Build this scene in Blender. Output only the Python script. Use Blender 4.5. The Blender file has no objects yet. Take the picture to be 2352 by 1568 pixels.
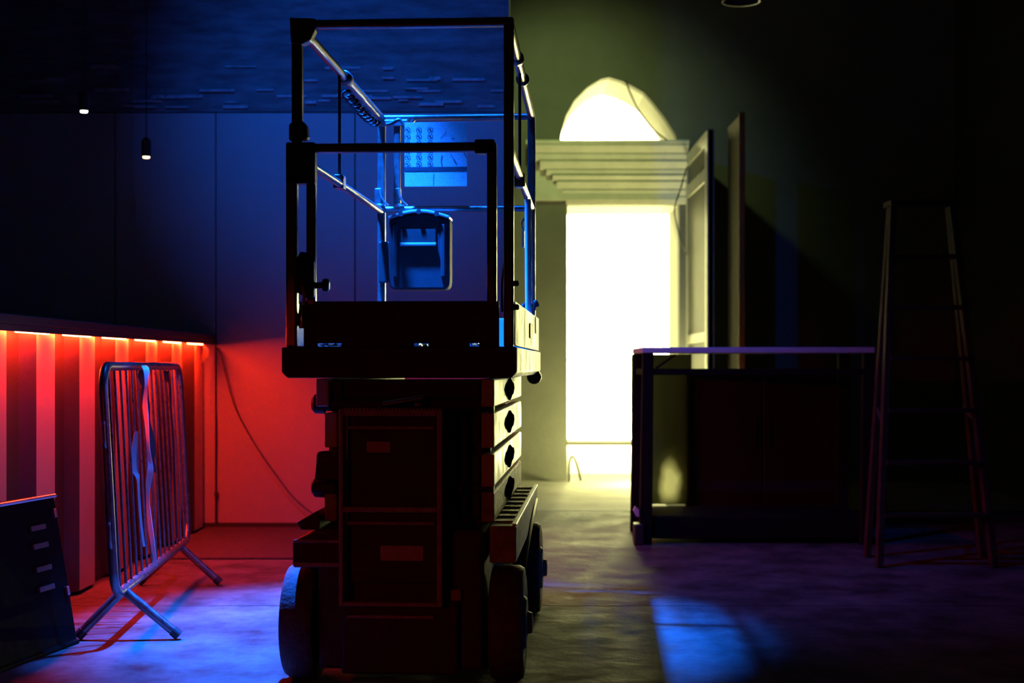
import bpy, math, random
from mathutils import Vector, Matrix

# ---------------------------------------------------------------- camera / world / lights
scene = bpy.context.scene
col = scene.collection
F = 50.0 / 36.0 * 2352          # focal length in pixels of the 2352 px frame
CAMZ = 1.10                     # eye height
HOR = 838                       # horizon row

cam_d = bpy.data.cameras.new('camera')
cam_d.lens = 50
cam_d.sensor_width = 36
cam_d.shift_y = (HOR - 784) / 2352
cam_d.clip_start = 0.05
cam_d.clip_end = 100
cam_d.dof.use_dof = True
cam_d.dof.focus_distance = 5.6
cam_d.dof.aperture_fstop = 2.4
cam = bpy.data.objects.new('camera', cam_d)
cam.location = (0, 0, CAMZ)
cam.rotation_euler = (math.radians(90), 0, 0)
col.objects.link(cam)
scene.camera = cam

scene.view_settings.view_transform = 'Standard'
scene.view_settings.look = 'None'
scene.view_settings.exposure = 0.0
scene.view_settings.gamma = 1.0
scene.view_settings.use_curve_mapping = False
scene.cycles.use_denoising = True
scene.cycles.max_bounces = 3
scene.cycles.diffuse_bounces = 1
scene.cycles.glossy_bounces = 2
scene.cycles.volume_bounces = 0
scene.cycles.sample_clamp_indirect = 4.0
scene.cycles.use_adaptive_sampling = True
scene.cycles.adaptive_threshold = 0.06

world = bpy.data.worlds.new('night')
scene.world = world
world.use_nodes = True
world.node_tree.nodes['Background'].inputs[0].default_value = (0, 0, 0, 1)
HAZE = 0.0
if HAZE > 0:
    vs_ = world.node_tree.nodes.new('ShaderNodeVolumeScatter')   # thin smoke in the air
    vs_.inputs['Density'].default_value = HAZE
    vs_.inputs['Anisotropy'].default_value = 0.35
    world.node_tree.links.new(vs_.outputs[0], world.node_tree.nodes['World Output'].inputs['Volume'])

BLUE = (0.004, 0.125, 1.0)
YEL = (1.0, 0.95, 0.38)


def add_light(name, kind, loc, energy, color, target=None, **kw):
    d = bpy.data.lights.new(name, kind)
    d.energy = energy
    d.color = color
    for k, v in kw.items():
        setattr(d, k, v)
    o = bpy.data.objects.new(name, d)
    o.location = loc
    if target is not None:
        o.rotation_euler = (Vector(target) - Vector(loc)).to_track_quat('-Z', 'Y').to_euler()
    col.objects.link(o)
    return o


BLUE_POS = (-0.88, 6.20, 3.70)
add_light('blue_beam', 'SPOT', BLUE_POS, 9000, BLUE, target=(-0.50, 5.95, 0),
          spot_size=math.radians(46), spot_blend=0.75, shadow_soft_size=0.05)
BLUE_POS2 = (-0.30, 6.25, 3.78)  # added lamp carrying the main beam's spill to sign and table edge
add_light('blue_spill_beam', 'SPOT', BLUE_POS2, 240, BLUE, target=(0.25, 7.5, 0.6),
          spot_size=math.radians(78), spot_blend=1.0, shadow_soft_size=0.05)
BLUE_POS3 = (-1.20, 6.40, 3.90)
add_light('blue_wall_beam', 'SPOT', BLUE_POS3, 400, BLUE, target=(-0.95, 9.6, 3.0),
          spot_size=math.radians(58), spot_blend=1.0, shadow_soft_size=0.05)
# ceiling lamp of the store room behind the doorway (an added glowing end panel helps light it)
ROOM_LAMP = (0.95, 18.9, 4.72)
add_light('store_room_light', 'POINT', (ROOM_LAMP[0], ROOM_LAMP[1], ROOM_LAMP[2] - 0.12), 1500, YEL, shadow_soft_size=0.12)
FLOOR_LAMP = (1.42, 13.05, 0.30)      # work lamp standing on the floor behind the table
add_light('floor_lamp_light', 'POINT', FLOOR_LAMP, 140, YEL, shadow_soft_size=0.06)
GREEN_POS = (0.14, 11.40, 4.40)        # added unseen lamp, greenish fill for the arch wall
add_light('green_fill_light', 'SPOT', GREEN_POS, 75, (0.72, 1.0, 0.33), target=(0.55, 13.5, 3.1),
          spot_size=math.radians(84), spot_blend=1.0, shadow_soft_size=0.08)

# ---------------------------------------------------------------- materials
MATS = {}


def mat(name, color, rough=0.6, metal=0.0, noise=0.0, nscale=8.0, bump=0.0, bscale=40.0, emit=None, estr=0.0,
        stretch=(1, 1, 1), spec=0.5, rnoise=0.0):
    m = bpy.data.materials.new(name)
    m.use_nodes = True
    nt = m.node_tree
    b = nt.nodes['Principled BSDF']
    b.inputs['Base Color'].default_value = (*color, 1)
    b.inputs['Roughness'].default_value = rough
    b.inputs['Metallic'].default_value = metal
    b.inputs['Specular IOR Level'].default_value = spec
    tc = nt.nodes.new('ShaderNodeTexCoord')
    mp = nt.nodes.new('ShaderNodeMapping')
    mp.inputs['Scale'].default_value = stretch
    nt.links.new(tc.outputs['Object'], mp.inputs['Vector'])
    if noise > 0 or rnoise > 0:
        n = nt.nodes.new('ShaderNodeTexNoise')
        n.inputs['Scale'].default_value = nscale
        n.inputs['Detail'].default_value = 6
        n.inputs['Roughness'].default_value = 0.65
        nt.links.new(mp.outputs['Vector'], n.inputs['Vector'])
        if noise > 0:
            r = nt.nodes.new('ShaderNodeValToRGB')
            r.color_ramp.elements[0].position = 0.3
            r.color_ramp.elements[1].position = 0.7
            r.color_ramp.elements[0].color = (*[c * (1 - noise) for c in color], 1)
            r.color_ramp.elements[1].color = (*[min(1, c * (1 + noise)) for c in color], 1)
            nt.links.new(n.outputs['Fac'], r.inputs['Fac'])
            nt.links.new(r.outputs['Color'], b.inputs['Base Color'])
        if rnoise > 0:
            mr = nt.nodes.new('ShaderNodeMapRange')
            mr.inputs['From Min'].default_value = 0.3
            mr.inputs['From Max'].default_value = 0.7
            mr.inputs['To Min'].default_value = max(0.05, rough - rnoise)
            mr.inputs['To Max'].default_value = min(1, rough + rnoise)
            nt.links.new(n.outputs['Fac'], mr.inputs['Value'])
            nt.links.new(mr.outputs['Result'], b.inputs['Roughness'])
    if bump > 0:
        n2 = nt.nodes.new('ShaderNodeTexNoise')
        n2.inputs['Scale'].default_value = bscale
        n2.inputs['Detail'].default_value = 5
        nt.links.new(mp.outputs['Vector'], n2.inputs['Vector'])
        bp = nt.nodes.new('ShaderNodeBump')
        bp.inputs['Strength'].default_value = bump
        bp.inputs['Distance'].default_value = 0.02
        nt.links.new(n2.outputs['Fac'], bp.inputs['Height'])
        nt.links.new(bp.outputs['Normal'], b.inputs['Normal'])
    if emit:
        b.inputs['Emission Color'].default_value = (*emit, 1)
        b.inputs['Emission Strength'].default_value = estr
    MATS[name] = m
    return m


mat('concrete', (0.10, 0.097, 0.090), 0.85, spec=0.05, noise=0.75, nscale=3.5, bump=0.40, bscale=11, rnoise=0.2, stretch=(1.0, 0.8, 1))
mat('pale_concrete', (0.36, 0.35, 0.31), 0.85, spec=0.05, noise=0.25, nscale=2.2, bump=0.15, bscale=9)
mat('panel_paint', (0.30, 0.29, 0.28), 0.6, noise=0.05, nscale=3, bump=0.03, bscale=60)
mat('rough_wall', (0.13, 0.13, 0.13), 0.85, noise=0.6, nscale=5, bump=0.9, bscale=9, stretch=(0.6, 1, 3))
mat('plaster', (0.21, 0.21, 0.17), 0.8, noise=0.12, nscale=2.0, bump=0.15, bscale=25)
mat('moulding', (0.88, 0.85, 0.70), 0.6, noise=0.1, nscale=6)
mat('black_wall', (0.035, 0.035, 0.035), 0.9, noise=0.2, nscale=3)
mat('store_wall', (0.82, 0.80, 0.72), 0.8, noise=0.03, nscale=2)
mat('ceiling_paint', (0.04, 0.04, 0.045), 0.9, noise=0.2, nscale=3)
mat('rubber_mat', (0.045, 0.042, 0.04), 0.85, noise=0.3, nscale=20, bump=0.3, bscale=80)
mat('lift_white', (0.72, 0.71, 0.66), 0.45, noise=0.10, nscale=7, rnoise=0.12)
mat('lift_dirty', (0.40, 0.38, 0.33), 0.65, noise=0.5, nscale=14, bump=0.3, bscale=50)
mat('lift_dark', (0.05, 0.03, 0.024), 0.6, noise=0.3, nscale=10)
mat('rail_steel', (0.20, 0.20, 0.19), 0.35, metal=0.75, noise=0.2, nscale=30, rnoise=0.1)
mat('chrome', (0.8, 0.8, 0.78), 0.15, metal=1.0)
mat('black_plastic', (0.025, 0.025, 0.025), 0.5, noise=0.2, nscale=20)
mat('grey_plastic', (0.045, 0.045, 0.05), 0.38, noise=0.1, nscale=20)
mat('tyre', (0.10, 0.09, 0.09), 0.75, noise=0.4, nscale=25, bump=0.3, bscale=60)
mat('label_red', (0.60, 0.42, 0.36), 0.6, noise=0.25, nscale=60)
mat('ladder_paint', (0.38, 0.26, 0.22), 0.5, noise=0.35, nscale=25)
mat('galvanised', (0.22, 0.22, 0.23), 0.34, metal=0.85, noise=0.2, nscale=40, rnoise=0.12)
mat('tape', (0.75, 0.75, 0.75), 0.45, noise=0.05, nscale=30)
mat('tape_dull', (0.22, 0.20, 0.19), 0.5)
mat('tape_dark', (0.012, 0.012, 0.012), 0.5)
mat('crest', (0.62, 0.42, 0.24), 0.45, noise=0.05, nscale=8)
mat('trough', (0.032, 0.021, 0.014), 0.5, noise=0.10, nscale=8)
mat('bar_wood', (0.02, 0.018, 0.016), 0.5, noise=0.3, nscale=12)
mat('led', (0.1, 0.0, 0.0), 0.5, emit=(1.0, 0.024, 0.005), estr=800)
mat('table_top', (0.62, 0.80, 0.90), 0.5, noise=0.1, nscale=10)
mat('table_steel', (0.010, 0.010, 0.009), 0.7, spec=0.1, noise=0.2, nscale=20)
mat('gloss_black', (0.025, 0.024, 0.02), 0.30, bump=0.12, bscale=3.5, noise=0.15, nscale=4)
mat('door_paint', (0.46, 0.45, 0.36), 0.5, noise=0.12, nscale=6)
mat('door_panel', (0.07, 0.07, 0.045), 0.6, noise=0.2, nscale=6)
mat('wood', (0.40, 0.22, 0.09), 0.5, noise=0.3, nscale=10, stretch=(4, 4, 0.5))
mat('cable', (0.02, 0.02, 0.02), 0.5)
mat('case_black', (0.006, 0.0055, 0.005), 0.7, spec=0.05, noise=0.3, nscale=15, rnoise=0.1)
mat('steel_bright', (0.55, 0.55, 0.55), 0.3, metal=0.9)
mat('ladder_wood', (0.045, 0.034, 0.024), 0.7, spec=0.1, noise=0.3, nscale=12)
mat('clear_plastic', (0.7, 0.7, 0.72), 0.2, bump=0.5, bscale=60)
mat('white_paper', (0.8, 0.8, 0.8), 0.6)
mat('lamp_pale', (0.1, 0.1, 0.1), 0.5, emit=(0.85, 1.0, 0.72), estr=6)
mat('lamp_amber', (0.1, 0.1, 0.1), 0.5, emit=(1.0, 0.72, 0.38), estr=4)
mat('lamp_blue', (0.1, 0.1, 0.1), 0.5, emit=BLUE, estr=10)
mat('lamp_white', (0.5, 0.5, 0.5), 0.5, emit=(1.0, 0.95, 0.6), estr=30)
mat('panel_glow', (0.5, 0.5, 0.5), 0.5, emit=(1.0, 0.95, 0.38), estr=50)
mat('louvre_metal', (0.16, 0.14, 0.12), 0.5, metal=0.3)
mat('doc_plastic', (0.045, 0.045, 0.05), 0.7, spec=0.1, noise=0.1, nscale=20)
mat('highlight_plastic', (0.30, 0.30, 0.32), 0.35, noise=0.1, nscale=20)  # paler than the box, a highlight put into the colour
mat('matte_black', (0.006, 0.006, 0.006), 0.9, spec=0.0)
mat('bounce_cut', (0.03, 0.03, 0.03), 0.85, spec=0.1, bump=0.4, bscale=60)
mat('leaf_dark', (0.055, 0.045, 0.028), 0.6, noise=0.3, nscale=8)
mat('ledge_lit', (0.34, 0.34, 0.34), 0.8, noise=0.4, nscale=20)  # paler than the wall so the ledges look lit
mat('ink', (0.02, 0.02, 0.03), 0.6)


def sign_material():
    m = bpy.data.materials.new('sign_print')
    m.use_nodes = True
    nt = m.node_tree
    b = nt.nodes['Principled BSDF']
    b.inputs['Roughness'].default_value = 0.45
    tc = nt.nodes.new('ShaderNodeTexCoord')
    w = nt.nodes.new('ShaderNodeTexWave')
    w.bands_direction = 'Z'
    w.inputs['Scale'].default_value = 42
    n = nt.nodes.new('ShaderNodeTexNoise')
    n.inputs['Scale'].default_value = 160
    n.inputs['Detail'].default_value = 3
    mul = nt.nodes.new('ShaderNodeMath')
    mul.operation = 'MULTIPLY'
    r = nt.nodes.new('ShaderNodeValToRGB')
    r.color_ramp.elements[0].position = 0.25
    r.color_ramp.elements[0].color = (0.45, 0.45, 0.45, 1)
    r.color_ramp.elements[1].position = 0.62
    r.color_ramp.elements[1].color = (0.17, 0.17, 0.18, 1)
    nt.links.new(tc.outputs['Object'], w.inputs['Vector'])
    nt.links.new(tc.outputs['Object'], n.inputs['Vector'])
    nt.links.new(w.outputs['Fac'], mul.inputs[0])
    nt.links.new(n.outputs['Fac'], mul.inputs[1])
    nt.links.new(mul.outputs[0], r.inputs['Fac'])
    nt.links.new(r.outputs['Color'], b.inputs['Base Color'])
    MATS['sign_print'] = m


sign_material()


# ---------------------------------------------------------------- mesh helpers
class MB:
    """collects shapes and links them as one mesh object"""

    def __init__(self):
        self.v, self.f = [], []

    def add(self, vs, fs):
        o = len(self.v)
        self.v += [tuple(p) for p in vs]
        self.f += [tuple(i + o for i in q) for q in fs]
        return self

    def box(self, x0, x1, y0, y1, z0, z1):
        vs = [(x, y, z) for x in (x0, x1) for y in (y0, y1) for z in (z0, z1)]
        return self.add(vs, [(0, 1, 3, 2), (4, 6, 7, 5), (0, 4, 5, 1), (2, 3, 7, 6), (0, 2, 6, 4), (1, 5, 7, 3)])

    def hexa(self, bottom, top):
        """bottom, top: 4 points each, counter-clockwise from above"""
        return self.add(list(bottom) + list(top),
                        [(3, 2, 1, 0), (4, 5, 6, 7), (0, 1, 5, 4), (1, 2, 6, 5), (2, 3, 7, 6), (3, 0, 4, 7)])

    def prism(self, pts, d):
        """planar outline pts (3D) extruded by vector d"""
        n = len(pts)
        d = Vector(d)
        vs = [Vector(p) for p in pts] + [Vector(p) + d for p in pts]
        fs = [tuple(range(n)), tuple(range(2 * n - 1, n - 1, -1))]
        fs += [(i, i + n, (i + 1) % n + n, (i + 1) % n) for i in range(n)]
        return self.add(vs, fs)

    def tube(self, pts, r, seg=10, cap=True, closed=False):
        pts = [Vector(p) for p in pts]
        n = len(pts)
        rs = r if isinstance(r, (list, tuple)) else [r] * n
        vs, fs = [], []
        ref = None
        for i, p in enumerate(pts):
            if closed:
                t = pts[(i + 1) % n] - pts[i - 1]
            else:
                t = pts[min(i + 1, n - 1)] - pts[max(i - 1, 0)]
            t = t.normalized()
            if ref is None:
                ref = t.orthogonal().normalized()
            u = (ref - t * ref.dot(t))
            u = u.normalized() if u.length > 1e-6 else t.orthogonal().normalized()
            ref = u
            w = t.cross(u)
            for k in range(seg):
                a = 2 * math.pi * k / seg
                vs.append(p + (u * math.cos(a) + w * math.sin(a)) * rs[i])
        m = n if closed else n - 1
        for i in range(m):
            j = (i + 1) % n
            for k in range(seg):
                fs.append((i * seg + k, i * seg + (k + 1) % seg, j * seg + (k + 1) % seg, j * seg + k))
        if cap and not closed:
            fs.append(tuple(range(seg - 1, -1, -1)))
            fs.append(tuple((n - 1) * seg + k for k in range(seg)))
        return self.add(vs, fs)

    def lathe(self, prof, origin, axis='x', seg=28):
        """prof: list of (radius, along)"""
        vs, fs = [], []
        ox, oy, oz = origin
        for (r, a) in prof:
            for k in range(seg):
                c, s = math.cos(2 * math.pi * k / seg) * r, math.sin(2 * math.pi * k / seg) * r
                vs.append({'x': (ox + a, oy + c, oz + s), 'y': (ox + c, oy + a, oz + s), 'z': (ox + c, oy + s, oz + a)}[axis])
        n = len(prof)
        for i in range(n - 1):
            for k in range(seg):
                fs.append((i * seg + k, i * seg + (k + 1) % seg, (i + 1) * seg + (k + 1) % seg, (i + 1) * seg + k))
        fs.append(tuple(range(seg - 1, -1, -1)))
        fs.append(tuple((n - 1) * seg + k for k in range(seg)))
        return self.add(vs, fs)

    def mesh(self, name, m, smooth=False):
        import bmesh
        me = bpy.data.meshes.new(name)
        me.from_pydata(self.v, [], self.f)
        bm = bmesh.new()
        bm.from_mesh(me)
        bmesh.ops.recalc_face_normals(bm, faces=bm.faces)
        bm.to_mesh(me)
        bm.free()
        me.materials.append(MATS[m])
        if smooth:
            me.polygons.foreach_set('use_smooth', [True] * len(me.polygons))
            try:
                me.set_sharp_from_angle(angle=math.radians(40))
            except Exception:
                pass
        me.update()
        return me

    def build(self, name, m, parent=None, loc=None, bevel=0.0, smooth=False):
        return link(name, self.mesh(name, m, smooth), parent, loc, bevel)


def link(name, me, parent=None, loc=None, bevel=0.0):
    o = bpy.data.objects.new(name, me)
    col.objects.link(o)
    if parent is not None:
        o.parent = parent
    if loc is not None:
        o.location = loc
    if bevel > 0:
        b = o.modifiers.new('bevel', 'BEVEL')
        b.width = bevel
        b.segments = 2
        b.limit_method = 'ANGLE'
    return o


def empty(name, loc, rz=0.0):
    o = bpy.data.objects.new(name, None)
    o.empty_display_size = 0.1
    o.location = loc
    o.rotation_euler = (0, 0, rz)
    col.objects.link(o)
    return o


def tag(o, label, cat, group=None):
    o['label'] = label
    o['category'] = cat
    if group:
        o['group'] = group
    return o


def struct(o, label, cat):
    o['kind'] = 'structure'
    o['label'] = label
    o['category'] = cat
    return o


def sect(pts, w, h, cx=0.0, cz=0.0):
    """rectangular hollow-section bar between two points (axis roughly y, x or z)"""
    a, b = Vector(pts[0]), Vector(pts[1])
    t = (b - a).normalized()
    up = Vector((0, 0, 1)) if abs(t.z) < 0.9 else Vector((0, 1, 0))
    s = t.cross(up).normalized() * (w / 2)
    u = s.cross(t).normalized() * (h / 2)
    return [a - s - u, a + s - u, a + s + u, a - s + u], b - a


def bar(mb, p0, p1, w, h):
    pr, d = sect((p0, p1), w, h)
    return mb.prism(pr, d)


def P(x, y, D):
    """point seen at pixel x, y at distance D (world)"""
    return Vector(((x - 1176) / F * D, D, CAMZ + (HOR - y) / F * D))


def spline(pts, n=8):
    """Catmull-Rom through points"""
    pts = [Vector(p) for p in pts]
    out = []
    for i in range(len(pts) - 1):
        p0, p1, p2, p3 = pts[max(i - 1, 0)], pts[i], pts[i + 1], pts[min(i + 2, len(pts) - 1)]
        for k in range(n):
            t = k / n
            out.append(0.5 * ((2 * p1) + (p2 - p0) * t + (2 * p0 - 5 * p1 + 4 * p2 - p3) * t * t + (3 * p1 - p0 - 3 * p2 + p3) * t ** 3))
    out.append(pts[-1])
    return out


# ---------------------------------------------------------------- the setting
XR, XL, YB, ZC = 4.2, -5.5, -2.5, 5.2
YP = 9.60       # panelled partition
YD = 13.50      # wall with the doorway
XD = -0.02      # corner between them
BARX = -2.07    # face of the bar

floor = struct(MB().box(XL, XR, YB, 14.4, -0.25, -0.012).build('floor', 'concrete'), 'mottled grey concrete floor laid in large slabs with joints', 'floor')
ys = [YB, 2.24, 6.50, 10.76, 14.4]
xs = [XL, -2.4, 2.9, XR]
for j in range(len(ys) - 1):
    for i in range(len(xs) - 1):
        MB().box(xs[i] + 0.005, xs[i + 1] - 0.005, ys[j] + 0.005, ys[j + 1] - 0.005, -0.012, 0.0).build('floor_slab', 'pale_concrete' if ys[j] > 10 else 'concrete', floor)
struct(MB().box(XL, XR, YB, YD, ZC, ZC + 0.1).build('ceiling', 'ceiling_paint'), 'black ceiling high above the hall', 'ceiling')

wb = struct(MB().box(XL, XD, YP + 0.05, YP + 0.15, 0.0, ZC).build('wall_back', 'black_wall'), 'panelled partition wall behind the scissor lift, red below and blue above', 'wall')
seams = [-5.5, -4.56, -3.62, -2.68, -2.00, -1.06, XD]
for i in range(len(seams) - 1):
    a, b = seams[i], seams[i + 1]
    MB().box(a + 0.004, b - 0.004, YP, YP + 0.05, 0.035, 2.80).build('wall_panel', 'panel_paint', wb, bevel=0.003)
MB().box(XL, XD, YP + 0.01, YP + 0.05, 2.81, ZC).build('upper_wall', 'rough_wall', wb)
# rough ledges of the upper wall
rnd = random.Random(4)
for k in range(46):
    x = rnd.uniform(-3.4, -0.1)
    z = rnd.choice([2.84, 2.87, 2.9, 2.95, 3.02, 3.1]) + rnd.uniform(-0.01, 0.01)
    w = rnd.uniform(0.06, 0.24)
    MB().box(x, min(x + w, XD), YP - rnd.uniform(0.005, 0.02), YP + 0.02, z, z + rnd.uniform(0.008, 0.02)).build('stone_ledge', 'ledge_lit', wb)
struct(MB().box(XL, XD, YP - 0.015, YP + 0.05, 0.0, 0.035).build('baseboard_back', 'bar_wood'), 'thin black skirting along the red partition wall', 'baseboard')
struct(MB().box(XD - 0.10, XD, YP + 0.15, YD, 0.0, ZC).build('wall_corner', 'plaster'), 'side wall between the partition and the doorway wall', 'wall')
struct(MB().box(XR, XR + 0.1, YB, YD, 0.0, ZC).build('wall_right', 'black_wall'), 'black side wall at the far right', 'wall')
struct(MB().box(XL - 0.1, XL, YB, YP + 0.15, 0.0, ZC).build('wall_left', 'black_wall'), 'black wall beyond the bar at the far left', 'wall')
struct(MB().box(XL, XR, YB - 0.1, YB, 0.0, ZC).build('wall_front', 'black_wall'), 'black wall behind the camera', 'wall')

# wall with doorway and arched fanlight opening
T = 0.9
DX0, DX1, DZ = 0.525, 1.587, 2.62
arch_px = [(1287, 330), (1290, 300), (1300, 265), (1320, 230), (1350, 200), (1380, 182), (1400, 178), (1430, 187), (1456, 200),
           (1480, 214), (1500, 236), (1530, 275), (1550, 306), (1560, 330)]
arch = [((x - 1176) / F * YD, CAMZ + (HOR - y) / F * YD) for x, y in arch_px]
AZ = arch[0][1]
def doorway_wall(Y0, Y1):
    m = MB()
    m.box(XD - 0.1, arch[0][0], Y0, Y1, 0, ZC)
    m.box(arch[-1][0], XR, Y0, Y1, 0, ZC)
    m.box(arch[0][0], DX0, Y0, Y1, 0, AZ)
    m.box(DX0, DX1, Y0, Y1, DZ, AZ)
    for (x0, z0), (x1, z1) in zip(arch[:-1], arch[1:]):
        m.hexa([(x0, Y0, z0), (x1, Y0, z1), (x1, Y1, z1), (x0, Y1, z0)], [(x0, Y0, ZC), (x1, Y0, ZC), (x1, Y1, ZC), (x0, Y1, ZC)])
    return m


m = doorway_wall(YD, YD + 0.12)
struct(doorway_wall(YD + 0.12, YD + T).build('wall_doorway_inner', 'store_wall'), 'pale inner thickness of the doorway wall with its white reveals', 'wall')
struct(m.build('wall_doorway', 'plaster'), 'greenish plaster wall with a tall doorway and arched opening above', 'wall')

# cornice over the doorway: stepped mouldings
co = struct(MB().box(0.22, 1.58, YD - 0.05, YD, 2.66, 3.16).build('trim_1', 'moulding'), 'stepped plaster cornice between the doorway and the arch', 'trim')
steps = [(3.16, 3.195, 0.13, 0.52, 0.53), (3.085, 3.155, 0.15, 0.40, 0.50), (3.02, 3.08, 0.18, 0.34, 0.39), (2.945, 3.015, 0.26, 0.27, 0.35), (2.895, 2.94, 0.32, 0.23, 0.26),
         (2.84, 2.89, 0.38, 0.18, 0.24), (2.765, 2.835, 0.42, 0.12, 0.19), (2.70, 2.76, 0.48, 0.08, 0.12), (2.625, 2.695, 0.51, 0.04, 0.08)]
for z0, z1, x0, d0, d1 in steps:
    d0, d1 = d0 * 0.5, d1 * 0.5
    MB().prism([(x0, YD, z0), (x0, YD - d0, z0), (x0, YD - d1, z1 - 0.012), (x0, YD - d1, z1), (x0, YD, z1)], (1.655 - x0, 0, 0)).build('moulding', 'moulding', co, bevel=0.004)

# store room beyond
SX0, SX1, SY0, SY1, SZ = 0.40, 4.0, YD + T, 19.5, 5.4
struct(MB().box(SX0, SX1, SY0, SY1, -0.1, 0.0).build('floor_store', 'store_wall'), 'white-lit floor of the room beyond the doorway', 'floor')
sw = struct(MB().box(SX0, SX1, SY1, SY1 + 0.1, 0, SZ).build('wall_store_back', 'store_wall'), 'brightly lit end wall of the room beyond the doorway', 'wall')
w1 = struct(MB().box(0.72, 2.78, SY1 - 0.10, SY1 - 0.03, 0.06, 3.40).build('glow_panel_1', 'store_wall'), 'large glowing panel added in the end wall of the room beyond the doorway to light it', 'window')  # added emissive panel, stands in for the room's brightness
for i in range(2):
    for j in range(3):
        MB().box(0.76 + i * 1.0, 1.73 + i * 1.0, SY1 - 0.115, SY1 - 0.10, 0.10 + j * 1.09, 1.16 + j * 1.09).build('pane', 'panel_glow', w1)
struct(MB().box(SX0 - 0.1, SX0, SY0, SY1, 0, SZ).build('wall_store_left', 'black_wall'), 'unseen left wall of the room beyond the doorway, black and set close to block light', 'wall')  # unseen wall, black and set close to cut spill through the doorway
struct(MB().box(SX1, SX1 + 0.1, SY0, SY1, 0, SZ).build('wall_store_right', 'store_wall'), 'lit right wall of the room beyond the doorway', 'wall')
struct(MB().box(SX0, SX1, SY0, SY1, SZ, SZ + 0.1).build('ceiling_store', 'store_wall'), 'lit ceiling of the room beyond the doorway', 'ceiling')

# ---------------------------------------------------------------- scissor lift
YAW = -math.radians(3.59)
lift = empty('scissor_lift', (-0.383, 4.80, 0), YAW)
tag(lift, 'lowered scissor lift with guard rails and solid tyres, standing end-on in mid hall', 'scissor lift')

# deck
m = MB()
c = 0.02
prof = [(-0.40, 1.16), (0.40, 1.16), (0.40, 1.056 + c), (0.40 - c, 1.056), (-0.40 + c, 1.056), (-0.40, 1.056 + c)]
m.prism([(x, 0.0, z) for x, z in prof], (0, 0.03, 0))
m.build('deck_end_plate', 'lift_dark', lift, bevel=0.004)
m = MB().prism([(x * 0.995, 0.03, z) for x, z in prof], (0, 1.87, 0))
m.build('platform_deck', 'lift_white', lift, bevel=0.004)
MB().lathe([(0.028, -0.05), (0.033, -0.04), (0.033, 0.05), (0.028, 0.06)], (0.375, 1.78, 1.045), 'y', 14).build('bumper', 'black_plastic', lift, smooth=True)
# toe boards
MB().box(-0.384, 0.384, 0.04, 1.86, 1.160, 1.163).build('bounce_plate', 'bounce_cut', lift)  # unseen dark plate added to cut blue bounce off the deck
m = MB().box(-0.33, 0.338, 0.03, 0.045, 1.174, 1.317)
for xa, xb in ((-0.33, -0.283), (-0.2, 0.048), (0.10, 0.238), (0.272, 0.338)):
    m.box(xa, xb, 0.03, 0.045, 1.161, 1.174)          # lower edge with three notches
m.build('toe_board', 'lift_dark', lift)
tr = MB().box(0.375, 0.392, 0.05, 1.85, 1.166, 1.317).build('toe_board', 'lift_white', lift, bevel=0.003)
MB().box(0.392, 0.396, 1.0, 1.22, 1.21, 1.27).build('slot', 'black_plastic', tr)
MB().box(0.392, 0.395, 1.50, 1.56, 1.24, 1.315).build('slot', 'black_plastic', tr)
MB().box(-0.392, -0.375, 0.05, 1.85, 1.166, 1.317).build('toe_board', 'lift_white', lift, bevel=0.003)
MB().box(-0.37, 0.37, 1.83, 1.845, 1.166, 1.317).build('toe_board', 'lift_white', lift, bevel=0.003)


def rpost(x, y, z0, z1, w=0.035, name='guardrail_post'):
    return MB().box(x - w / 2, x + w / 2, y - w / 2, y + w / 2, z0, z1).build(name, 'rail_steel', lift, bevel=0.007)


def rrail(p0, p1, w=0.032, name='mid_rail', r=True):
    return MB().tube([p0, p1], w / 2, 14).build(name, 'rail_steel', lift, smooth=True)


RY = 1.80
# front end frame
rpost(-0.349, 0.02, 1.85, 2.245, 0.036)
rpost(-0.367, 0.02, 1.16, 1.855, 0.038)
rpost(-0.303, 0.03, 1.30, 1.85, 0.032)
rpost(0.372, 0.02, 1.16, 2.25, 0.034)
rpost(0.314, 0.03, 1.30, 1.84, 0.033)
MB().box(-0.37, 0.389, 0.002, 0.038, 2.241, 2.272).build('top_rail', 'rail_steel', lift, bevel=0.009)
MB().box(-0.316, 0.33, 0.012, 0.046, 1.821, 1.853).build('mid_rail', 'rail_steel', lift, bevel=0.008)
MB().box(-0.386, -0.286, 0.0, 0.05, 1.715, 1.856).build('clamp_plate', 'black_plastic', lift, bevel=0.006)
m = MB().prism([(-0.372, -0.004, 2.278), (-0.283, -0.004, 2.274), (-0.284, -0.004, 2.235), (-0.30, -0.004, 2.20), (-0.331, -0.004, 2.185), (-0.367, -0.004, 2.19)], (0, 0.045, 0))
m.build('corner_bracket', 'rail_steel', lift, bevel=0.004)
m = MB().prism([(-0.375, -0.004, 1.86), (-0.375, -0.004, 1.92), (-0.33, -0.004, 1.93), (-0.312, -0.004, 1.91), (-0.31, -0.004, 1.865)], (0, 0.05, 0))
m.build('clamp', 'black_plastic', lift, bevel=0.008)
MB().box(0.257, 0.325, 0.0, 0.05, 1.812, 1.86).build('clamp', 'black_plastic', lift, bevel=0.006)
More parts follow.
